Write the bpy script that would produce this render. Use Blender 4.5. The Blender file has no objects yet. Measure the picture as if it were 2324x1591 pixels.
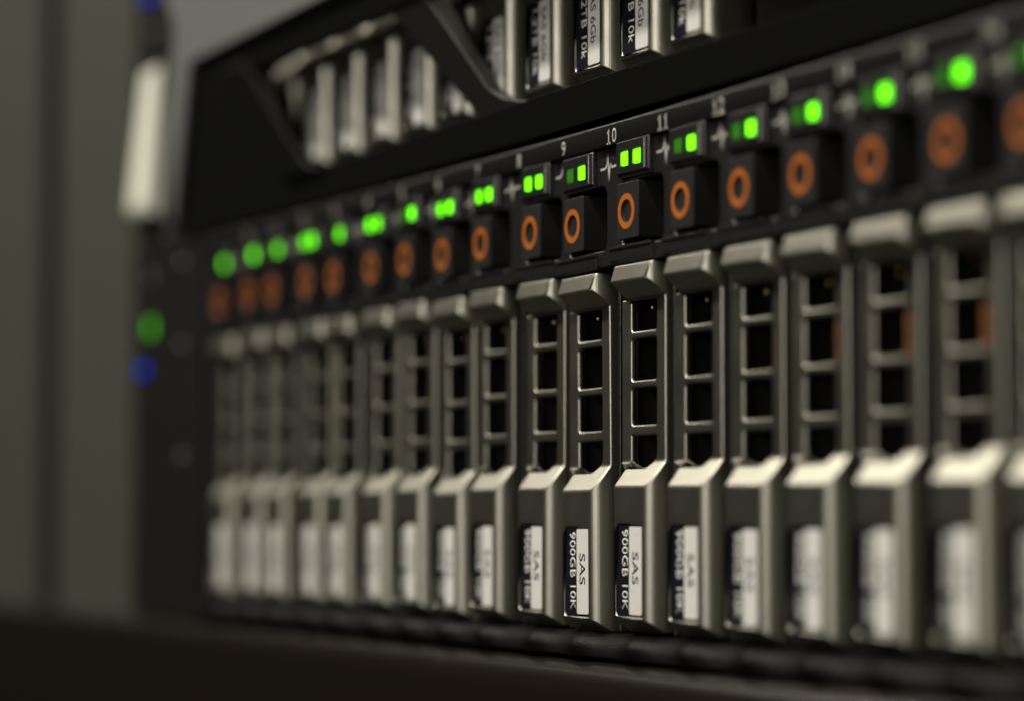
import bpy, bmesh, math, random
from mathutils import Vector, Matrix

# all building numbers are millimetres; S turns them into metres
S = 0.001
random.seed(7)
scn = bpy.context.scene
COL = scn.collection

# ------------------------------------------------------------------ camera
TH, PI_, F_PX, W_PX = math.radians(64.936), math.radians(3.471), 6123.9, 2324.0
cam_d = bpy.data.cameras.new('camera')
cam = bpy.data.objects.new('camera', cam_d)
COL.objects.link(cam)
fwd = Vector((-math.sin(TH) * math.cos(PI_), math.cos(TH) * math.cos(PI_), math.sin(PI_)))
right = Vector((math.cos(TH), math.sin(TH), 0))
up = right.cross(fwd)
CAM = Vector((556.79, -196.63, -60.43))
m = Matrix((right, up, -fwd)).transposed().to_4x4()
m.translation = CAM * S
cam.matrix_world = m
cam_d.sensor_width = 36
cam_d.sensor_fit = 'HORIZONTAL'
cam_d.lens = 36 * F_PX / W_PX
cam_d.clip_start = 0.01
cam_d.clip_end = 50
cam_d.dof.use_dof = True
cam_d.dof.focus_distance = ((Vector((170, 0, -40)) - CAM).dot(fwd)) * S
cam_d.dof.aperture_fstop = 7.0
scn.camera = cam

# ------------------------------------------------------------------ world, lamps, exposure
w = bpy.data.worlds.new('World')
scn.world = w
w.use_nodes = True
w.node_tree.nodes['Background'].inputs[0].default_value = (1.0, 0.93, 0.8, 1)
w.node_tree.nodes['Background'].inputs[1].default_value = 0.004


def area(name, loc, target, sx, sy, power, color):
    l = bpy.data.lights.new(name, 'AREA')
    l.shape = 'RECTANGLE'
    l.size, l.size_y, l.energy, l.color = sx, sy, power, color
    o = bpy.data.objects.new(name, l)
    COL.objects.link(o)
    z = (Vector(loc) - Vector(target)).normalized()
    x = Vector((1, 0, 0))
    x = (x - z * x.dot(z)).normalized()
    mm = Matrix((x, z.cross(x), z)).transposed().to_4x4()
    mm.translation = Vector(loc) * S
    o.matrix_world = mm
    return o


# ceiling tube running along the aisle; the other two are added fill lights
area('ceiling_tube', (-80, -560, 940), (180, 0, -30), 2.0, 0.05, 20.5, (1.0, 0.95, 0.82))
area('high_fill', (440, -960, 920), (190, 0, -30), 0.40, 0.30, 4.5, (1.0, 0.95, 0.84))  # added high fill from the front right
area('low_fill', (840, -1260, 190), (200, 0, -30), 1.15, 0.12, 5.2, (1.0, 0.95, 0.84))  # added low fill for highlights on the carriers' flanks

scn.view_settings.view_transform = 'Standard'
scn.view_settings.look = 'None'
scn.view_settings.exposure = 0
scn.view_settings.gamma = 1
scn.cycles.max_bounces = 6
scn.cycles.sample_clamp_indirect = 4
scn.cycles.use_denoising = True


# ------------------------------------------------------------------ materials
def mat(name, col, rough=0.5, metal=0.0, bump=0.0, bscale=6000, var=0.0, emit=None, estr=0.0, spec=0.5,
        rvar=0.0, specks=0.0, vscale=300, orand=0.0):
    m = bpy.data.materials.new(name)
    m.use_nodes = True
    nt = m.node_tree
    b = nt.nodes['Principled BSDF']
    b.inputs['Base Color'].default_value = (*col, 1)
    b.inputs['Roughness'].default_value = rough
    b.inputs['Metallic'].default_value = metal
    b.inputs['Specular IOR Level'].default_value = spec
    if emit:
        b.inputs['Emission Color'].default_value = (*emit, 1)
        b.inputs['Emission Strength'].default_value = estr
        g = nt.nodes.new('ShaderNodeTexCoord')          # a lamp's lens is brightest over the diode
        vm = nt.nodes.new('ShaderNodeVectorMath')
        vm.operation = 'DISTANCE'
        vm.inputs[1].default_value = (0.5, 0.5, 0.5)
        mr = nt.nodes.new('ShaderNodeMapRange')
        mr.inputs['From Min'].default_value = 0.05
        mr.inputs['From Max'].default_value = 0.75
        mr.inputs['To Min'].default_value = estr * 1.3
        mr.inputs['To Max'].default_value = estr * 0.7
        nt.links.new(g.outputs['Generated'], vm.inputs[0])
        nt.links.new(vm.outputs['Value'], mr.inputs['Value'])
        nt.links.new(mr.outputs['Result'], b.inputs['Emission Strength'])
    if bump or var or rvar or specks:
        tc = nt.nodes.new('ShaderNodeTexCoord')
    if bump:
        n = nt.nodes.new('ShaderNodeTexNoise')
        n.inputs['Scale'].default_value = bscale
        n.inputs['Detail'].default_value = 3
        bp = nt.nodes.new('ShaderNodeBump')
        bp.inputs['Strength'].default_value = bump
        bp.inputs['Distance'].default_value = 0.0001
        nt.links.new(tc.outputs['Object'], n.inputs['Vector'])
        nt.links.new(n.outputs['Fac'], bp.inputs['Height'])
        nt.links.new(bp.outputs['Normal'], b.inputs['Normal'])
    src = None
    if var:
        n = nt.nodes.new('ShaderNodeTexNoise')
        n.inputs['Scale'].default_value = vscale
        n.inputs['Detail'].default_value = 5
        nt.links.new(tc.outputs['Object'], n.inputs['Vector'])
        r = nt.nodes.new('ShaderNodeMapRange')
        r.inputs['From Min'].default_value = 0.3
        r.inputs['From Max'].default_value = 0.7
        r.inputs['To Min'].default_value = 1 - var
        r.inputs['To Max'].default_value = 1 + var
        nt.links.new(n.outputs['Fac'], r.inputs['Value'])
        mx = nt.nodes.new('ShaderNodeMix')
        mx.data_type = 'RGBA'
        mx.blend_type = 'MULTIPLY'
        mx.inputs['Factor'].default_value = 1
        mx.inputs['A'].default_value = (*col, 1)
        nt.links.new(r.outputs['Result'], mx.inputs['B'])
        src = mx.outputs['Result']
        if orand:                        # each piece from its own batch of paint
            oi = nt.nodes.new('ShaderNodeObjectInfo')
            ro = nt.nodes.new('ShaderNodeMapRange')
            ro.inputs['To Min'].default_value = 1 - orand
            ro.inputs['To Max'].default_value = 1 + orand
            nt.links.new(oi.outputs['Random'], ro.inputs['Value'])
            mo = nt.nodes.new('ShaderNodeMix')
            mo.data_type = 'RGBA'
            mo.blend_type = 'MULTIPLY'
            mo.inputs['Factor'].default_value = 1
            nt.links.new(src, mo.inputs['A'])
            nt.links.new(ro.outputs['Result'], mo.inputs['B'])
            src = mo.outputs['Result']
        nt.links.new(src, b.inputs['Base Color'])
    if rvar:
        n = nt.nodes.new('ShaderNodeTexNoise')
        n.inputs['Scale'].default_value = 120
        n.inputs['Detail'].default_value = 4
        nt.links.new(tc.outputs['Object'], n.inputs['Vector'])
        r = nt.nodes.new('ShaderNodeMapRange')
        r.inputs['To Min'].default_value = rough - rvar
        r.inputs['To Max'].default_value = rough + rvar
        nt.links.new(n.outputs['Fac'], r.inputs['Value'])
        nt.links.new(r.outputs['Result'], b.inputs['Roughness'])
    if specks:                                   # grains of dust lying on the surface
        v = nt.nodes.new('ShaderNodeTexVoronoi')
        v.inputs['Scale'].default_value = 620
        nt.links.new(tc.outputs['Object'], v.inputs['Vector'])
        c1 = nt.nodes.new('ShaderNodeMath')
        c1.operation = 'LESS_THAN'
        c1.inputs[1].default_value = 0.075
        nt.links.new(v.outputs['Distance'], c1.inputs[0])
        sp = nt.nodes.new('ShaderNodeSeparateColor')
        nt.links.new(v.outputs['Color'], sp.inputs['Color'])
        c2 = nt.nodes.new('ShaderNodeMath')
        c2.operation = 'LESS_THAN'
        c2.inputs[1].default_value = specks
        nt.links.new(sp.outputs[0], c2.inputs[0])
        c3 = nt.nodes.new('ShaderNodeMath')
        c3.operation = 'MULTIPLY'
        nt.links.new(c1.outputs[0], c3.inputs[0])
        nt.links.new(c2.outputs[0], c3.inputs[1])
        mx2 = nt.nodes.new('ShaderNodeMix')
        mx2.data_type = 'RGBA'
        nt.links.new(c3.outputs[0], mx2.inputs['Factor'])
        if src:
            nt.links.new(src, mx2.inputs['A'])
        else:
            mx2.inputs['A'].default_value = (*col, 1)
        mx2.inputs['B'].default_value = (0.5, 0.48, 0.42, 1)
        nt.links.new(mx2.outputs['Result'], b.inputs['Base Color'])
    return m


M = {}
M['silver'] = mat('silver_paint', (0.43, 0.414, 0.352), 0.385, 1.0, bump=0.10, bscale=5000, var=0.05, rvar=0.05, specks=0.06, orand=0.07)
M['black'] = mat('black_plastic', (0.009, 0.009, 0.0088), 0.36, 0, spec=1.0, bump=0.9, bscale=2600, specks=0.02)
M['black_fine'] = mat('black_button_plastic', (0.016, 0.016, 0.016), 0.5, 0, spec=0.3, bump=0.2, bscale=6000, specks=0.02)
M['dark'] = mat('dark_inside', (0.004, 0.004, 0.004), 0.8, 0)
M['orange'] = mat('orange_print', (0.44, 0.12, 0.013), 0.45, 0, var=0.08)
M['dish'] = mat('button_dish', (0.03, 0.029, 0.027), 0.3, 0, bump=1.0, bscale=900)
M['label_black'] = mat('label_black', (0.010, 0.011, 0.017), 0.3, 0, bump=0.1, bscale=2000)
M['label_white'] = mat('label_white', (0.74, 0.73, 0.70), 0.45, 0, var=0.05, vscale=1500)
M['print_white'] = mat('white_print', (0.78, 0.77, 0.72), 0.5, 0)
M['print_dark'] = mat('dark_print', (0.02, 0.02, 0.03), 0.5, 0)
M['print_grey'] = mat('grey_print', (0.42, 0.41, 0.36), 0.5, 0, var=0.3, vscale=2500)
M['led_bright'] = mat('led_bright', (0.004, 0.05, 0.0), 0.3, 0, emit=(0.14, 1.0, 0.004), estr=3.4)
M['led_mid'] = mat('led_mid', (0.004, 0.05, 0.0), 0.3, 0, emit=(0.15, 1.0, 0.003), estr=2.6)
M['led_dim'] = mat('led_dim', (0.02, 0.10, 0.01), 0.3, 0, emit=(0.035, 0.30, 0.002), estr=0.42)
M['led_off'] = mat('led_off', (0.01, 0.03, 0.008), 0.3, 0)
M['led_blue'] = mat('led_blue', (0.001, 0.004, 0.05), 0.5, 0, spec=0.1, emit=(0.0, 0.03, 0.6), estr=1.5)
M['led_ear'] = mat('led_ear_green', (0.02, 0.1, 0.01), 0.3, 0, emit=(0.06, 0.5, 0.004), estr=1.6)
M['bezel_black'] = mat('bezel_black', (0.004, 0.0042, 0.0032), 0.55, 0, spec=0.2, bump=0.3, bscale=2500)
M['bezel_grey'] = mat('bezel_grey', (0.30, 0.305, 0.30), 0.45, 0.0, bump=0.1, bscale=3000)
M['lip'] = mat('lip_plastic', (0.002, 0.002, 0.0022), 0.46, 0, bump=0.9, bscale=2200, spec=0.08)
M['hl_strip'] = mat('highlight_strip', (0.4, 0.39, 0.365), 0.4, 0, bump=1.0, bscale=2200, var=0.5, vscale=1800)  # pale colour carries the edge highlight of the light block
M['strut'] = mat('strut_plastic', (0.012, 0.012, 0.0105), 0.45, 0, bump=0.3, bscale=2500, spec=0.5)
M['ear'] = mat('ear_plastic', (0.008, 0.0076, 0.0066), 0.5, 0, spec=0.3, bump=0.2, bscale=2500)
M['latch'] = mat('latch_white', (0.9, 0.89, 0.78), 0.35, 0.0)
M['screw'] = mat('screw_steel', (0.12, 0.115, 0.11), 0.35, 1.0)
M['lower'] = mat('lower_bezel', (0.011, 0.0085, 0.0072), 0.25, 0.0, bump=0.2, bscale=1600, specks=0.02, spec=0.4)
M['post'] = mat('post_paint', (0.050, 0.0515, 0.040), 0.6, 0, bump=0.2, bscale=1500)
M['board'] = mat('board_orange', (0.45, 0.17, 0.05), 0.4, 0)
M['gold'] = mat('gold_pin', (0.8, 0.62, 0.25), 0.25, 1.0)

# ------------------------------------------------------------------ mesh helpers


def box(bm, x0, x1, y0, y1, z0, z1):
    v = [bm.verts.new((x, y, z)) for x in (x0, x1) for y in (y0, y1) for z in (z0, z1)]
    for f in ((0, 1, 3, 2), (4, 6, 7, 5), (0, 4, 5, 1), (2, 3, 7, 6), (0, 2, 6, 4), (1, 5, 7, 3)):
        bm.faces.new([v[i] for i in f])
    return v


def extrude_poly(bm, pts, axis, a, b, pts_b=None):
    """closed polygon pts (2-D) swept along axis from a to b; pts_b may differ at the far end"""
    def put(p, t):
        if axis == 'x':
            return (t, p[0], p[1])
        if axis == 'y':
            return (p[0], t, p[1])
        return (p[0], p[1], t)
    va = [bm.verts.new(put(p, a)) for p in pts]
    vb = [bm.verts.new(put(p, b)) for p in (pts_b or pts)]
    n = len(pts)
    bm.faces.new(va)
    bm.faces.new(list(reversed(vb)))
    for i in range(n):
        j = (i + 1) % n
        bm.faces.new((va[i], vb[i], vb[j], va[j]))
    bmesh.ops.recalc_face_normals(bm, faces=bm.faces)
    return va, vb


def rounded(x0, x1, z0, z1, r, seg=4, corners=(1, 1, 1, 1)):
    """rectangle outline with rounded corners (bl, br, tr, tl)"""
    out = []
    data = ((x0 + r, z0 + r, 180, corners[0], (x0, z0)), (x1 - r, z0 + r, 270, corners[1], (x1, z0)),
            (x1 - r, z1 - r, 0, corners[2], (x1, z1)), (x0 + r, z1 - r, 90, corners[3], (x0, z1)))
    for cx, cz, a0, on, c in data:
        if not on:
            out.append(c)
            continue
        for i in range(seg + 1):
            a = math.radians(a0 + 90 * i / seg)
            out.append((cx + r * math.cos(a), cz + r * math.sin(a)))
    return out


def tmp_obj(bm):
    me = bpy.data.meshes.new('tmp')
    bm.normal_update()
    bm.to_mesh(me)
    bm.free()
    o = bpy.data.objects.new('tmp', me)
    COL.objects.link(o)
    return o


def finish(bm, name, cutters=(), bevel=0.0, seg=2, angle=35, smooth=True, clamp=True):
    """boolean + bevel in millimetres, then a mesh in metres"""
    bmesh.ops.recalc_face_normals(bm, faces=bm.faces)
    o = tmp_obj(bm)
    cs = []
    for c in cutters:
        bmesh.ops.recalc_face_normals(c, faces=c.faces)
        co = tmp_obj(c)
        cs.append(co)
        md = o.modifiers.new('cut', 'BOOLEAN')
        md.operation = 'DIFFERENCE'
        md.solver = 'EXACT'
        md.object = co
    if bevel:
        md = o.modifiers.new('bev', 'BEVEL')
        md.width = bevel
        md.segments = seg
        md.limit_method = 'ANGLE'
        md.angle_limit = math.radians(angle)
        md.use_clamp_overlap = clamp
        md.harden_normals = True
    if smooth:
        o.data.shade_smooth()
    bpy.context.view_layer.update()
    ev = o.evaluated_get(bpy.context.evaluated_depsgraph_get())
    me = bpy.data.meshes.new_from_object(ev, preserve_all_data_layers=True, depsgraph=bpy.context.evaluated_depsgraph_get())
    if not bevel and smooth:
        me.set_sharp_from_angle(angle=math.radians(40))
    for x in [o] + cs:
        d = x.data
        bpy.data.objects.remove(x)
        bpy.data.meshes.remove(d)
    me.transform(Matrix.Scale(S, 4))
    me.name = name
    return me


def text_mesh(s, name, height, span, squeeze=None, depth=0.02, bold=0.0, foot=False):
    """flat lettering standing in the XZ plane, facing -Y, cap height in mm, centred; span = wanted length"""
    c = bpy.data.curves.new('t', 'FONT')
    c.body = s
    c.size = 1
    c.extrude = 0
    c.offset = bold
    c.resolution_u = 3
    o = bpy.data.objects.new('t', c)
    COL.objects.link(o)
    bpy.context.view_layer.update()
    ev = o.evaluated_get(bpy.context.evaluated_depsgraph_get())
    me = bpy.data.meshes.new_from_object(ev)
    bpy.data.objects.remove(o)
    bpy.data.curves.remove(c)
    bm = bmesh.new()
    bm.from_mesh(me)
    bpy.data.meshes.remove(me)
    xs = [v.co.x for v in bm.verts]
    ys = [v.co.y for v in bm.verts]
    hx, hy = max(xs) - min(xs), max(ys) - min(ys)
    cx, cy = (max(xs) + min(xs)) / 2, (max(ys) + min(ys)) / 2
    for v in bm.verts:
        x = (v.co.x - cx) / hx * span
        y = (v.co.y - cy) / hy * height
        v.co = (x, 0, y)
    g = bmesh.ops.extrude_face_region(bm, geom=bm.faces[:])
    for v in [e for e in g['geom'] if isinstance(e, bmesh.types.BMVert)]:
        v.co.y -= depth
    bmesh.ops.recalc_face_normals(bm, faces=bm.faces)
    me = bpy.data.meshes.new(name)
    bm.to_mesh(me)
    bm.free()
    return me      # millimetres, not scaled yet


def put(name, me, material, parent=None, loc=(0, 0, 0), label=None):
    o = bpy.data.objects.new(name, me)
    COL.objects.link(o)
    if material is not None:
        if not me.materials:
            me.materials.append(material)
        else:
            o.material_slots[0].link = 'OBJECT'
            o.material_slots[0].material = material
    o.parent = parent
    o.location = Vector(loc) * S
    if label:
        o['label'] = label
    return o


def thing(name, label, cat, loc=(0, 0, 0), group=None):
    o = bpy.data.objects.new(name, None)
    o.empty_display_size = 0.01
    COL.objects.link(o)
    o.location = Vector(loc) * S
    o['label'], o['category'] = label, cat
    if group:
        o['group'] = group
    return o


def copy_tree(o, parent=None):
    c = o.copy()
    COL.objects.link(c)
    c.parent = parent
    for ch in o.children:
        copy_tree(ch, c)
    return c


# ------------------------------------------------------------------ drive carrier: shared meshes
X0, X1 = -4.2, 10.5                      # sides of a carrier

# silver frame: a C in side view, lip above, grille, bevel, label block
prof = [(8.0, -21.3), (0.85, -21.0), (0.0, -23.8), (3.0, -26.4), (3.0, -52.2), (0.0, -56.2),
        (0.0, -77.3), (2.9, -79.1), (8.0, -79.1)]
bm = bmesh.new()
va, vb = extrude_poly(bm, prof, 'x', X0, X1)
cut = []
c = bmesh.new()                          # broad round on the front right corner of both blocks
arc = [(8.5 + 2.0 * math.cos(math.radians(a)), 2.7 + 2.7 * math.sin(math.radians(a))) for a in range(-90, 1, 9)]
for z0, z1 in ((-80.0, -52.6), (-26.2, -20.0)):
    extrude_poly(c, [(12, -1), (8.5, -1)] + arc + [(12, 2.7)], 'z', z0, z1)
cut.append(c)
c = bmesh.new()                          # the blocks are set in at their left, the grille is not
box(c, -6, -2.7, -1, 3.9, -26.4, -20)
box(c, -6, -1.4, -1, 3.9, -80, -52.3)
cut.append(c)
c = bmesh.new()                          # hollow behind the grille, open to the left
box(c, -6.5, 9.75, 3.75, 9.5, -54.8, -25.3)
cut.append(c)
c = bmesh.new()                          # four windows, the lowest with a cut corner
for z0, z1 in ((-31.6, -26.65), (-39.35, -32.75), (-46.45, -40.5)):
    extrude_poly(c, rounded(-0.95, 7.6, z0, z1, 0.5, 3), 'y', 1.0, 9)
extrude_poly(c, [(-0.95, -48.1), (-0.95, -53.2), (5.6, -53.2), (7.6, -51.4), (7.6, -48.1)], 'y', 1.0, 9)
cut.append(c)
c = bmesh.new()                          # shallow pocket for the label
extrude_poly(c, [(-0.85, -76.1), (-0.25, -76.6), (8.1, -76.6), (8.1, -62.2), (0.35, -62.2), (-0.85, -63.6)], 'y', -1, 1.2)
cut.append(c)
ME = {}
ME['frame'] = finish(bm, 'carrier_frame', cut, bevel=0.36, seg=3, angle=32, clamp=False)

# black head: lights above, button well, block below
hp = [(9, -1.42), (0.2, -1.42), (0, -1.6), (0, -6.6), (0.35, -6.95), (0.35, -18.4),
      (0.6, -18.6), (0.6, -20.2), (0.9, -20.5), (9, -20.5)]
bm = bmesh.new()
extrude_poly(bm, hp, 'x', -3.9, 10.6)
sel = [e for e in bm.edges if all(abs(v.co.x - 10.6) < 1e-4 and v.co.y < 0.3 for v in e.verts)]
bmesh.ops.bevel(bm, geom=sel, offset=1.6, segments=6, profile=0.5, affect='EDGES', clamp_overlap=True)
cut = []
c = bmesh.new()
box(c, -6, -0.35, -1, 3.6, -18.1, -1)
cut.append(c)
c = bmesh.new()
extrude_poly(c, rounded(-2.6, 12.0, -18.0, -7.3, 0.4, 3), 'y', -2, 6.5)
cut.append(c)
c = bmesh.new()
box(c, 0.95, 3.65, -1, 0.45, -5.5, -3.1)
box(c, 5.1, 7.9, -1, 0.45, -5.5, -3.1)
cut.append(c)
ME['head'] = finish(bm, 'carrier_head', cut, bevel=0.22, seg=2, angle=40)

# button with a printed ring round a shallow dish
bm = bmesh.new()
extrude_poly(bm, rounded(-0.2, 7.2, -17.15, -8.15, 0.35, 3), 'y', 0.0, 6.5)
c = bmesh.new()
RC = (3.1, -12.75)


def circ(r, n=48):
    return [(RC[0] + r * math.cos(2 * math.pi * i / n), RC[1] + r * math.sin(2 * math.pi * i / n)) for i in range(n)]


extrude_poly(c, circ(1.86), 'y', -1, 0.35)
ME['button'] = finish(bm, 'button', [c], bevel=0.13, seg=2, angle=40)
bm = bmesh.new()
n = 48
ro, ri = circ(2.82), circ(1.88)
vs = []
for y in (-0.03, 0.06):
    vs.append([bm.verts.new((p[0], y, p[1])) for p in ro])
    vs.append([bm.verts.new((p[0], y, p[1])) for p in ri])
for i in range(n):
    j = (i + 1) % n
    bm.faces.new((vs[0][i], vs[0][j], vs[1][j], vs[1][i]))
    bm.faces.new((vs[0][i], vs[2][i], vs[2][j], vs[0][j]))
    bm.faces.new((vs[1][i], vs[1][j], vs[3][j], vs[3][i]))
    bm.faces.new((vs[2][i], vs[3][i], vs[3][j], vs[2][j]))
ME['ring'] = finish(bm, 'ring')
bm = bmesh.new()
vs = []
for k, (r, y) in enumerate(((1.84, 0.3), (1.3, 0.42), (0.7, 0.5))):
    vs.append([bm.verts.new((p[0], y, p[1])) for p in circ(r, 24)])
for k in range(2):
    for i in range(24):
        j = (i + 1) % 24
        bm.faces.new((vs[k][i], vs[k][j], vs[k + 1][j], vs[k + 1][i]))
bm.faces.new(vs[2])
ME['dish'] = finish(bm, 'dish')

# light windows
for nm, a, b in (('led_l', 1.05, 3.55), ('led_r', 5.2, 7.8)):
    bm = bmesh.new()
    extrude_poly(bm, rounded(a, b, -5.4, -3.2, 0.3, 3), 'y', 0.08, 0.7)
    ME[nm] = finish(bm, 'led', bevel=0.1, seg=2, angle=40)

# pale strip painting the highlight on the right edge of the light block
bm = bmesh.new()
arc = [(9.0 + 1.68 * math.cos(math.radians(a)), 1.62 + 1.66 * math.sin(math.radians(a))) for a in range(-90, 1, 10)]
extrude_poly(bm, arc + [(9.0, 1.62)], 'z', -6.45, -1.75)
ME['hl_strip'] = finish(bm, 'highlight_strip', bevel=0.12, seg=2, angle=50, clamp=False)

# label: black sticker, white strip, lettering that reads downwards
bm = bmesh.new()
extrude_poly(bm, [(-0.75, -76.0), (-0.25, -76.5), (8.03, -76.5), (8.03, -62.35), (0.4, -62.35), (-0.75, -63.7)], 'y', 0.22, 1.3)
ME['label'] = finish(bm, 'label', smooth=False)
bm = bmesh.new()
extrude_poly(bm, rounded(3.68, 7.85, -76.3, -62.5, 0.35, 3), 'y', 0.17, 0.3)
ME['strip'] = finish(bm, 'white_strip', smooth=False)


def down_text(s, name, height, span, x, z, y):
    me = text_mesh(s, name, height, span, bold=0.006)
    # clockwise quarter turn in the XZ plane: right becomes down, up becomes right
    me.transform(Matrix(((0, 0, 1, x), (0, 1, 0, y), (-1, 0, 0, z), (0, 0, 0, 1))))
    me.transform(Matrix.Scale(S, 4))
    return me


ME['t_cap'] = down_text('900GB 10K', 'lettering', 2.0, 12.7, 2.25, -69.35, 0.21)
ME['t_sas'] = down_text('SAS', 'lettering', 2.05, 5.1, 5.75, -69.0, 0.16)
ME['t_cap2'] = down_text('1.2TB 10k', 'lettering', 2.0, 11.4, 2.2, -69.3, 0.21)
ME['t_sas2'] = down_text('SAS 6Gb', 'lettering', 1.9, 9.2, 5.6, -68.2, 0.16)

# pulse mark printed on the panel beside the lights
bm = bmesh.new()


def stroke(bm, pts, wd):
    for (u0, v0), (u1, v1) in zip(pts, pts[1:]):
        d = Vector((u1 - u0, v1 - v0)).normalized()
        nrm = Vector((-d.y, d.x)) * wd / 2
        q = [(u0 + nrm.x, v0 + nrm.y), (u0 - nrm.x, v0 - nrm.y), (u1 - nrm.x, v1 - nrm.y), (u1 + nrm.x, v1 + nrm.y)]
        bm.faces.new([bm.verts.new((p[0], 0, p[1])) for p in q])


stroke(bm, [(-3.0, -0.15), (-1.2, -0.1), (-0.6, 0.5), (-0.35, 2.2), (0.0, -2.3), (0.5, 0.6), (1.0, -0.1), (3.2, 0.1)], 0.42)
ME['pulse'] = finish(bm, 'pulse_mark', smooth=False)

# drive inside: dark shell with a strip of board and a bright pin
bm = bmesh.new()
box(bm, X0 + 0.1, X1 - 0.1, 13, 40, -79, -20.6)
ME['drive'] = finish(bm, 'drive_body', smooth=False)
bm = bmesh.new()
box(bm, X0 + 0.1, X0 + 0.5, 5.6, 12.95, -79, -20.6)
ME['liner'] = finish(bm, 'side_wall', smooth=False)
bm = bmesh.new()
box(bm, -0.7, 1.5, 8.0, 8.5, -38.6, -33.0)
ME['board'] = finish(bm, 'board_strip', smooth=False)
bm = bmesh.new()
bmesh.ops.create_uvsphere(bm, u_segments=10, v_segments=6, radius=0.4, matrix=Matrix.Translation((3.0, 4.8, -27.9)))
ME['pin'] = finish(bm, 'pin')


def make_carrier(upper):
    t = thing('drive_carrier', 'x', 'drive carrier')
    put('frame', ME['frame'], M['silver'], t)
    lab = put('label', ME['label'], M['label_black'], t)
    put('white_strip', ME['strip'], M['label_white'], lab)
    put('lettering', ME['t_cap2' if upper else 't_cap'], M['print_white'], lab)
    put('lettering', ME['t_sas2' if upper else 't_sas'], M['print_dark'], lab)
    d = put('drive_body', ME['drive'], M['dark'], t)
    put('side_wall', ME['liner'], M['dark'], d)
    if not upper:
        put('board_strip', ME['board'], M['board'], d)
        put('pin', ME['pin'], M['gold'], d)
        h = put('head', ME['head'], M['black'], t)
        put('highlight_strip', ME['hl_strip'], M['hl_strip'], t)
        b = put('button', ME['button'], M['black_fine'], t)
        put('ring', ME['ring'], M['orange'], b)
        put('dish', ME['dish'], M['dish'], b)
        for k in ('led_l', 'led_r'):
            put('led', ME[k], M['led_bright'], t)
    return t


# ------------------------------------------------------------------ lower row: place of each carrier, its rise, its lean, its lights
#   x at the ring, rise, lean in degrees, left light, right light
LOW = [
    (-22.2, -0.2, 0, 'off', 'mid'), (-3.0, 0.1, 0, 'off', 'bright'), (12.4, -0.1, 0, 'off', 'mid'), (32.6, 0, 0, 'mid', 'bright'),
    (48.1, -0.1, 0, 'off', 'mid'), (68.1, 0.1, 0.3, 'bright', 'mid'), (85.4, 0.2, -0.5, 'dim', 'bright'), (103.1, -0.45, -0.6, 'mid', 'bright'),
    (120.0, 0.1, 0, 'mid', 'bright'), (140.3, 0.1, 0.4, 'bright', 'bright'), (156.75, -0.4, -0.6, 'dim', 'bright'),
    (176.1, 0.2, 0.2, 'bright', 'bright'), (193.7, 0.1, 0.1, 'dim', 'bright'), (211.7, 0, 0.3, 'dim', 'bright'), (229.1, 0, 0.1, 'dim', 'bright'),
    (247.1, 0.1, 0.5, 'dim', 'bright'), (265.1, 0.2, 0, 'dim', 'bright'), (281.9, 0.2, 0, 'dim', 'bright')]
LABELS = [
    'blurred silver drive carrier at the left end of the lower row, beside the ear',
    'second silver drive carrier from the left ear in the lower row',
    'third silver drive carrier from the left ear in the lower row',
    'fourth silver drive carrier from the left ear in the lower row, both lights merging',
    'fifth silver drive carrier from the left ear in the lower row, single green light',
    'sixth silver drive carrier from the left ear in the lower row, two bright lights merging',
    'seventh silver drive carrier from the left ear in the lower row, right light only',
    'third silver drive carrier left of the sharpest one in the lower row',
    'second silver drive carrier left of the sharpest one, just before a wide gap',
    'silver drive carrier touching the left side of the sharpest one, two bright lights',
    'sharpest silver drive carrier, crisp 900GB lettering, left light dim and right bright',
    'silver drive carrier right of the sharpest one, two bright square lights beneath the printed 10',
    'second silver drive carrier right of the sharpest one, beside the printed 11',
    'third silver drive carrier right of the sharpest one, beside the printed 12',
    'fourth silver drive carrier right of the sharpest one, ring still showing a small dark hole',
    'third silver drive carrier from the right picture edge, large blurred orange ring',
    'last whole silver drive carrier at the right, with the biggest green light',
    'silver drive carrier cut off by the right picture edge']
GL = 'drive carriers standing in the lower row'
proto = make_carrier(False)
for i, (x, dz, lean, l, r) in enumerate(LOW):
    o = proto if i == 0 else copy_tree(proto)
    # lean about the ring's height
    a = math.radians(lean)
    o.rotation_euler = (0, a, 0)
    zc = -12.75
    o.location = Vector((x - 0.05 - zc * math.sin(a), random.uniform(-0.1, 0.1), dz + zc - zc * math.cos(a))) * S
    o['label'], o['category'], o['group'] = LABELS[i], 'drive carrier', GL
    for c in o.children:
        if c.name.startswith('label'):
            c.location = Vector((random.uniform(-0.05, 0.05), 0, random.uniform(-0.1, 0.1))) * S
            c.rotation_euler = (0, random.uniform(-0.0006, 0.0006), 0)
    leds = sorted([c for c in o.children if c.name.startswith('led')], key=lambda c: c.data.vertices[0].co.x)
    for c, k in zip(leds, (l, r)):
        c.material_slots[0].link = 'OBJECT'
        c.material_slots[0].material = M['led_' + k]
        if k in ('dim', 'off'):
            c['label'] = 'dim green light' if k == 'dim' else 'unlit light'

# ------------------------------------------------------------------ lower enclosure round that row
enc = thing('storage_enclosure', 'black rack drive shelf with numbered bar holding the lower row of carriers', 'server')
bm = bmesh.new()
extrude_poly(bm, [(0.35, 2.3), (0.0, 1.95), (0.0, -1.25), (0.1, -1.38), (14, -1.38), (14, 2.3)], 'x', -31, 318)
put('number_bar', finish(bm, 'number_bar', bevel=0.15, seg=2, angle=40), M['black'], enc)
bar = [c for c in enc.children if c.name == 'number_bar'][0]


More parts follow.
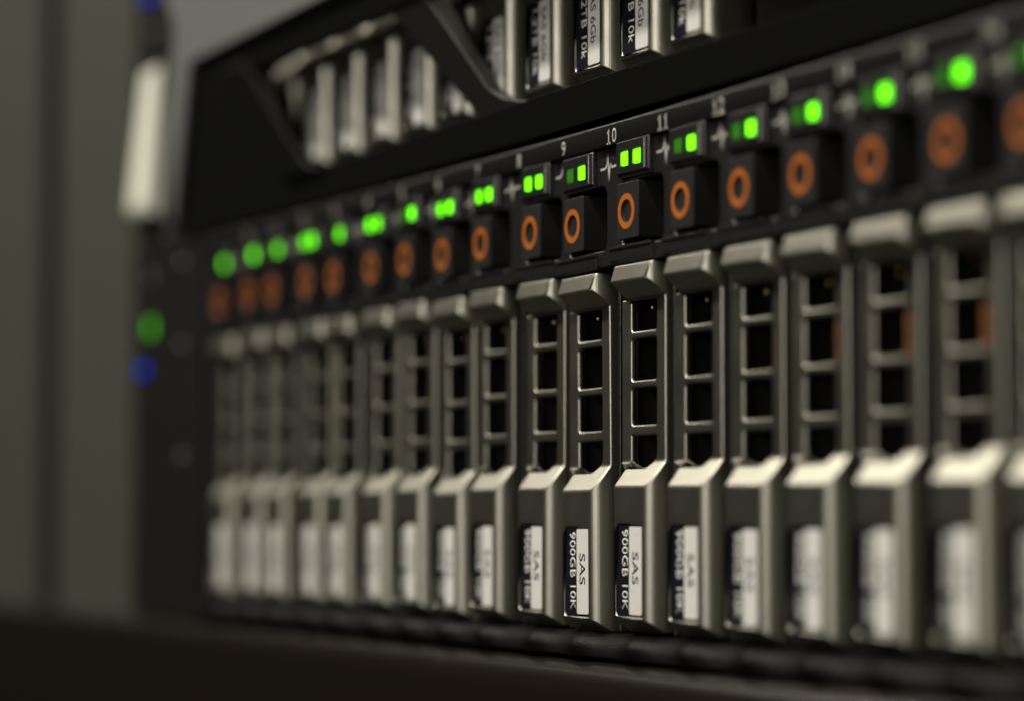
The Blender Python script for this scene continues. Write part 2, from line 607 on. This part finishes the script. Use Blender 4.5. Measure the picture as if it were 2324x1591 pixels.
def digits(s):
    cw, gap = 1.5, 0.42
    tot = cw * len(s) + gap * (len(s) - 1)
    out = bmesh.new()
    for k, ch in enumerate(s):
        cx = -tot / 2 + cw * (k + 0.5) + gap * k
        if ch == '1':                    # a 1 with a flag and a foot
            for pts in ([(-0.18, -1.22), (0.22, -1.22), (0.22, 1.22), (-0.18, 1.22)], [(-0.62, -1.22), (0.66, -1.22), (0.66, -0.93), (-0.62, -0.93)],
                        [(-0.62, 0.62), (-0.5, 0.45), (-0.1, 0.8), (-0.1, 1.2)]):
                out.faces.new([out.verts.new((cx + x, -0.02, z)) for x, z in pts])
        else:
            me = text_mesh(ch, 'd', 2.45, cw, bold=0.012)
            me.transform(Matrix.Translation((cx, 0, 0)))
            out.from_mesh(me)
            bpy.data.meshes.remove(me)
    me = bpy.data.meshes.new('number_mark')
    out.to_mesh(me)
    out.free()
    me.transform(Matrix.Scale(S, 4))
    return me


for k in range(17):
    put('number_mark', digits(str(k)), M['print_grey'], bar, (k * 17.4, -0.006, 0.02))
# panel round the buttons: one well per bay, a pulse mark beside each pair of lights
bm = bmesh.new()
box(bm, -31, 318, 1.0, 6, -20.6, -1.44)
c = bmesh.new()
for a in LOW:
    extrude_poly(c, rounded(a[0] - 0.6, a[0] + 13.5, -17.9, -7.6, 1.5, 5, (1, 1, 1, 1)), 'y', -1, 8)
pan = put('light_panel', finish(bm, 'light_panel', [c], bevel=0.4, seg=3, angle=40, clamp=False), M['black'], enc)
for a in LOW:
    put('pulse_mark', ME['pulse'], M['print_grey'], pan, (a[0] + 14.4, 0.985, -4.2 + a[1]))
# thin walls between the bays
bm = bmesh.new()
box(bm, -0.35, 0.35, 3.6, 16, -79.2, -1.5)
wall = finish(bm, 'bay_wall', bevel=0.12, seg=2)
for a, b in zip(LOW, LOW[1:]):
    if b[0] - a[0] > 16.2:
        put('bay_wall', wall, M['black'], enc, ((a[0] + X1 + b[0] + X0) / 2, 0, 0))
# lower lip, swelling softly under each bay
bm = bmesh.new()
prev = None
x = -31.0
while x <= 318:
    k = sum(math.exp(-((x - a[0] - 7.0) / 3.6) ** 2) for a in LOW)
    k = min(k, 1.0)
    ring_ = [bm.verts.new(p) for p in ((x, 16, -79.3), (x, 3.0, -79.4 + 0.1 * k), (x, 1.5 - 1.2 * k, -79.7 + 0.3 * k), (x, 0.5 - 1.8 * k, -80.3 + 0.1 * k),
                                       (x, -0.2 - 1.8 * k, -81.1), (x, -0.8 - 1.5 * k, -82.0), (x, -1.1 - 0.9 * k, -83.0), (x, -0.4 - 0.6 * k, -83.4), (x, 16, -83.4))]
    if prev:
        for i in range(8):
            bm.faces.new((prev[i], prev[i + 1], ring_[i + 1], ring_[i]))
    prev = ring_
    x += 1.0
lip = put('bottom_lip', finish(bm, 'bottom_lip'), M['lip'], enc)
bm = bmesh.new()
box(bm, -31, 318, 42, 60, -84, 3)
put('backplane', finish(bm, 'backplane', smooth=False), M['dark'], enc)
bm = bmesh.new()
box(bm, -31, -28.6, 1.5, 42, -79.2, -1.5)
put('side_panel', finish(bm, 'side_panel', bevel=0.2), M['black'], enc)


def ear(parent, z0, z1, leds, screws):
    bm = bmesh.new()
    extrude_poly(bm, rounded(-84.5, -31.6, z0, z1, 2.0, 4), 'y', 0.0, 9)
    e = put('ear', finish(bm, 'ear', bevel=0.6, seg=3), M['ear'], parent)
    for x, z, kind, ww, hh in leds:
        bm = bmesh.new()
        extrude_poly(bm, rounded(x - ww / 2, x + ww / 2, z - hh / 2, z + hh / 2, min(ww, hh) * 0.35, 4), 'y', -0.3, 0.6)
        put('led', finish(bm, 'led', bevel=0.15), M[kind], e)
    for x, z in screws:
        bm = bmesh.new()
        bmesh.ops.create_uvsphere(bm, u_segments=16, v_segments=8, radius=1.7,
                                  matrix=Matrix.Translation((x, 0.1, z)) @ Matrix.Diagonal((1, 0.5, 1, 1)))
        put('screw', finish(bm, 'screw'), M['screw'], e)
    return e


ear(enc, -84.5, 6.0, [(-75.4, -25.3, 'led_blue', 4.0, 2.6), (-69.7, -15.6, 'led_ear', 3.4, 4.2)],
    [(-57.2, 5.0), (-46.3, -2.4), (-46.5, -21.7), (-45.8, -47.5), (-70, -4)])

# ------------------------------------------------------------------ upper enclosure
DU = 88.9
up_enc = thing('storage_enclosure', 'dark rack drive shelf above, half hidden behind the strutted bezel', 'server')
bm = bmesh.new()
extrude_poly(bm, [(8.2, 9.6), (0.3, 9.3), (0.3, 4.6), (3.0, 3.4), (16, 3.4), (16, 9.6)], 'x', -31, 318)
put('bottom_lip', finish(bm, 'bottom_lip', bevel=0.3, seg=2, angle=20), M['bezel_black'], up_enc)
bm = bmesh.new()
box(bm, -31, 318, 42, 60, 4.5, 92)
put('backplane', finish(bm, 'backplane', smooth=False), M['dark'], up_enc)
bm = bmesh.new()
box(bm, -31, -28.6, 1.5, 42, 9.7, 90)
put('side_panel', finish(bm, 'side_panel', bevel=0.2), M['black'], up_enc)
bm = bmesh.new()
box(bm, 208, 318, 7, 12, 9.8, 88)
put('blank_panel', finish(bm, 'blank_panel', bevel=0.3), M['bezel_black'], up_enc)
ear(up_enc, 6.6, 96, [(-73.6, 65.6, 'led_blue', 4.0, 2.6)], [(-58, 70), (-70, 56)])
# pale latch on that ear, catching the light
bm = bmesh.new()
extrude_poly(bm, [(-0.2, 47.5), (-0.9, 46.5), (-1.6, 40.0), (-4.4, 13.5), (-3.4, 11.4), (-0.2, 10.8)], 'x', -75.5, -62.0)
put('latch', finish(bm, 'latch', bevel=0.6, seg=4, angle=20, clamp=False), M['latch'], up_enc)

UPX = [16.5, 34.7, 52.6, 71.1, 88.7, 106.7, 124.7, 143.1, 161.8, 178.5, 195.3]
UPL = [
    'first arch-topped upper carrier showing right of the left dark strut',
    'upper carrier with the first blurred pale stripe, second from the left dark strut',
    'upper carrier with the second blurred pale stripe, left bezel opening',
    'upper carrier with the third blurred pale stripe, left bezel opening',
    'upper carrier with the last pale stripe left of the diagonal strut',
    'upper carrier mostly hidden behind the diagonal strut',
    'upper carrier just right of the diagonal strut, dark label and pale corner',
    'upper carrier left of the readable 1.2TB one, SAS lettering in shade',
    'upper carrier with the readable 1.2TB 10k and SAS 6Gb label',
    'upper carrier right of the readable 1.2TB one, 10k lettering cut by the picture top',
    'rightmost upper carrier, beside the dark blank bay']
protou = make_carrier(True)
for i, x in enumerate(UPX):
    o = protou if i == 0 else copy_tree(protou)
    o.location = Vector((x, random.uniform(-0.1, 0.1), DU + 0.1)) * S
    o['label'], o['category'], o['group'] = UPL[i], 'drive carrier', 'drive carriers behind the bezel above'

# bezel: black frame leaning forward at the top, one long slanted opening, a diagonal strut, a grey outer shell
bez = thing('server_bezel', 'grey and black bezel with slanted openings and diagonal strut, over the upper carriers', 'bezel')


def lean(z, off=0.0):
    return -2.0 - (z - 8.0) / 3.0 + off


def slab(bm, pts, front, back):
    """front / back: functions of z giving the depth of the two faces of a plate with outline pts"""
    va = [bm.verts.new((x, front(z), z)) for x, z in pts]
    vb = [bm.verts.new((x, back(z), z)) for x, z in pts]
    n = len(pts)
    bm.faces.new(va)
    bm.faces.new(list(reversed(vb)))
    for i in range(n):
        j = (i + 1) % n
        bm.faces.new((va[i], vb[i], vb[j], va[j]))
    bmesh.ops.recalc_face_normals(bm, faces=bm.faces)


TOPZ = 66.0


def back(z):
    return min(lean(z, 4.5), -0.4)


bm = bmesh.new()
slab(bm, [(-44.4, 3.2), (318, 3.2), (318, TOPZ), (-2.4, TOPZ), (-2.4, 37.6), (-44.4, 8.2)], lean, back)
c = bmesh.new()
slab(c, [(43.5, 9.4), (300, 9.4), (303, 31.8), (29.5, 31.8)], lambda z: lean(z, -3), lambda z: 1.0)
put('frame', finish(bm, 'bezel_frame', [c], bevel=0.7, seg=3, angle=30), M['bezel_black'], bez)
bm = bmesh.new()
slab(bm, [(101, 34.0), (104.7, 30.2), (124.5, 11.6), (126.5, 9.0), (152, 9.0), (144, 9.9), (138, 11.2), (133.5, 13.4), (121.0, 30.0), (118, 34.0)],
     lambda z: lean(z, 0.35), lambda z: min(lean(z, 4.8), -0.5))
put('strut', finish(bm, 'strut', bevel=1.5, seg=2, angle=30), M['strut'], bez)
bm = bmesh.new()
slab(bm, [(12, 34.0), (16, 30.2), (28, 12.0), (30, 9.0), (52, 9.0), (47, 10.0), (44, 11.2), (41.5, 13.4), (30.0, 30.0), (27, 34.0)],
     lambda z: lean(z, -0.7), lambda z: lean(z, 0.8))
put('strut', finish(bm, 'strut', bevel=0.6, seg=3, angle=30), M['bezel_black'], bez)
bm = bmesh.new()
slab(bm, [(-48.0, 8.2), (-44.8, 8.2), (-2.6, 38.0), (318, 38.0), (318, TOPZ + 0.3), (-5.4, TOPZ + 0.3), (-5.4, 46.0), (-11.0, 41.5), (-30.6, 27.0)],
     lambda z: lean(z, -0.9), lambda z: lean(z, 0.4))
put('shell', finish(bm, 'shell', bevel=0.35, seg=2, angle=30), M['bezel_grey'], bez)

# ------------------------------------------------------------------ unit below
low = thing('lower_server_bezel', 'dark brown bezel of the unit below the drive shelf, softly reflecting the carriers', 'bezel', (140, 0, -83.9))
low.rotation_euler = (0, -math.radians(0.25), 0)
bm = bmesh.new()
extrude_poly(bm, [(14, -0.2), (0.5, 0.0), (-1.6, -0.35), (-3.2, -1.2), (-4.3, -2.6), (-4.9, -4.6), (-5.6, -20), (-5.6, -85), (14, -85)], 'x', -520, 180)
put('front_panel', finish(bm, 'front_panel', bevel=1.5, seg=4, angle=8), M['lower'], low)

# ------------------------------------------------------------------ rack post and side panel at the left
post = thing('rack_post', 'olive grey painted rack post left of the ears', 'rack post', (-125, 4, -200))
bm = bmesh.new()
box(bm, -42, 38, 0, 3, -60, 420)
put('flange', finish(bm, 'flange', bevel=0.6, seg=3), M['post'], post)
bm = bmesh.new()
box(bm, 35, 38, 3.05, 70, -60, 420)
put('web', finish(bm, 'web', bevel=0.3), M['post'], post)
side = thing('cabinet_wall', 'olive grey cabinet side panel at the far left behind a dark slot', 'panel', (-260, 4, -200))
bm = bmesh.new()
box(bm, -70, 72, 0, 3, -60, 420)
put('panel', finish(bm, 'panel', bevel=0.6, seg=3), M['post'], side)
bm = bmesh.new()
box(bm, -330, 60, 90, 94, -260, 240)
bk_ = thing('cabinet_back', 'dark inside of the cabinet seen through the slot by the post', 'panel')
put('sheet', finish(bm, 'sheet', smooth=False), M['dark'], bk_)
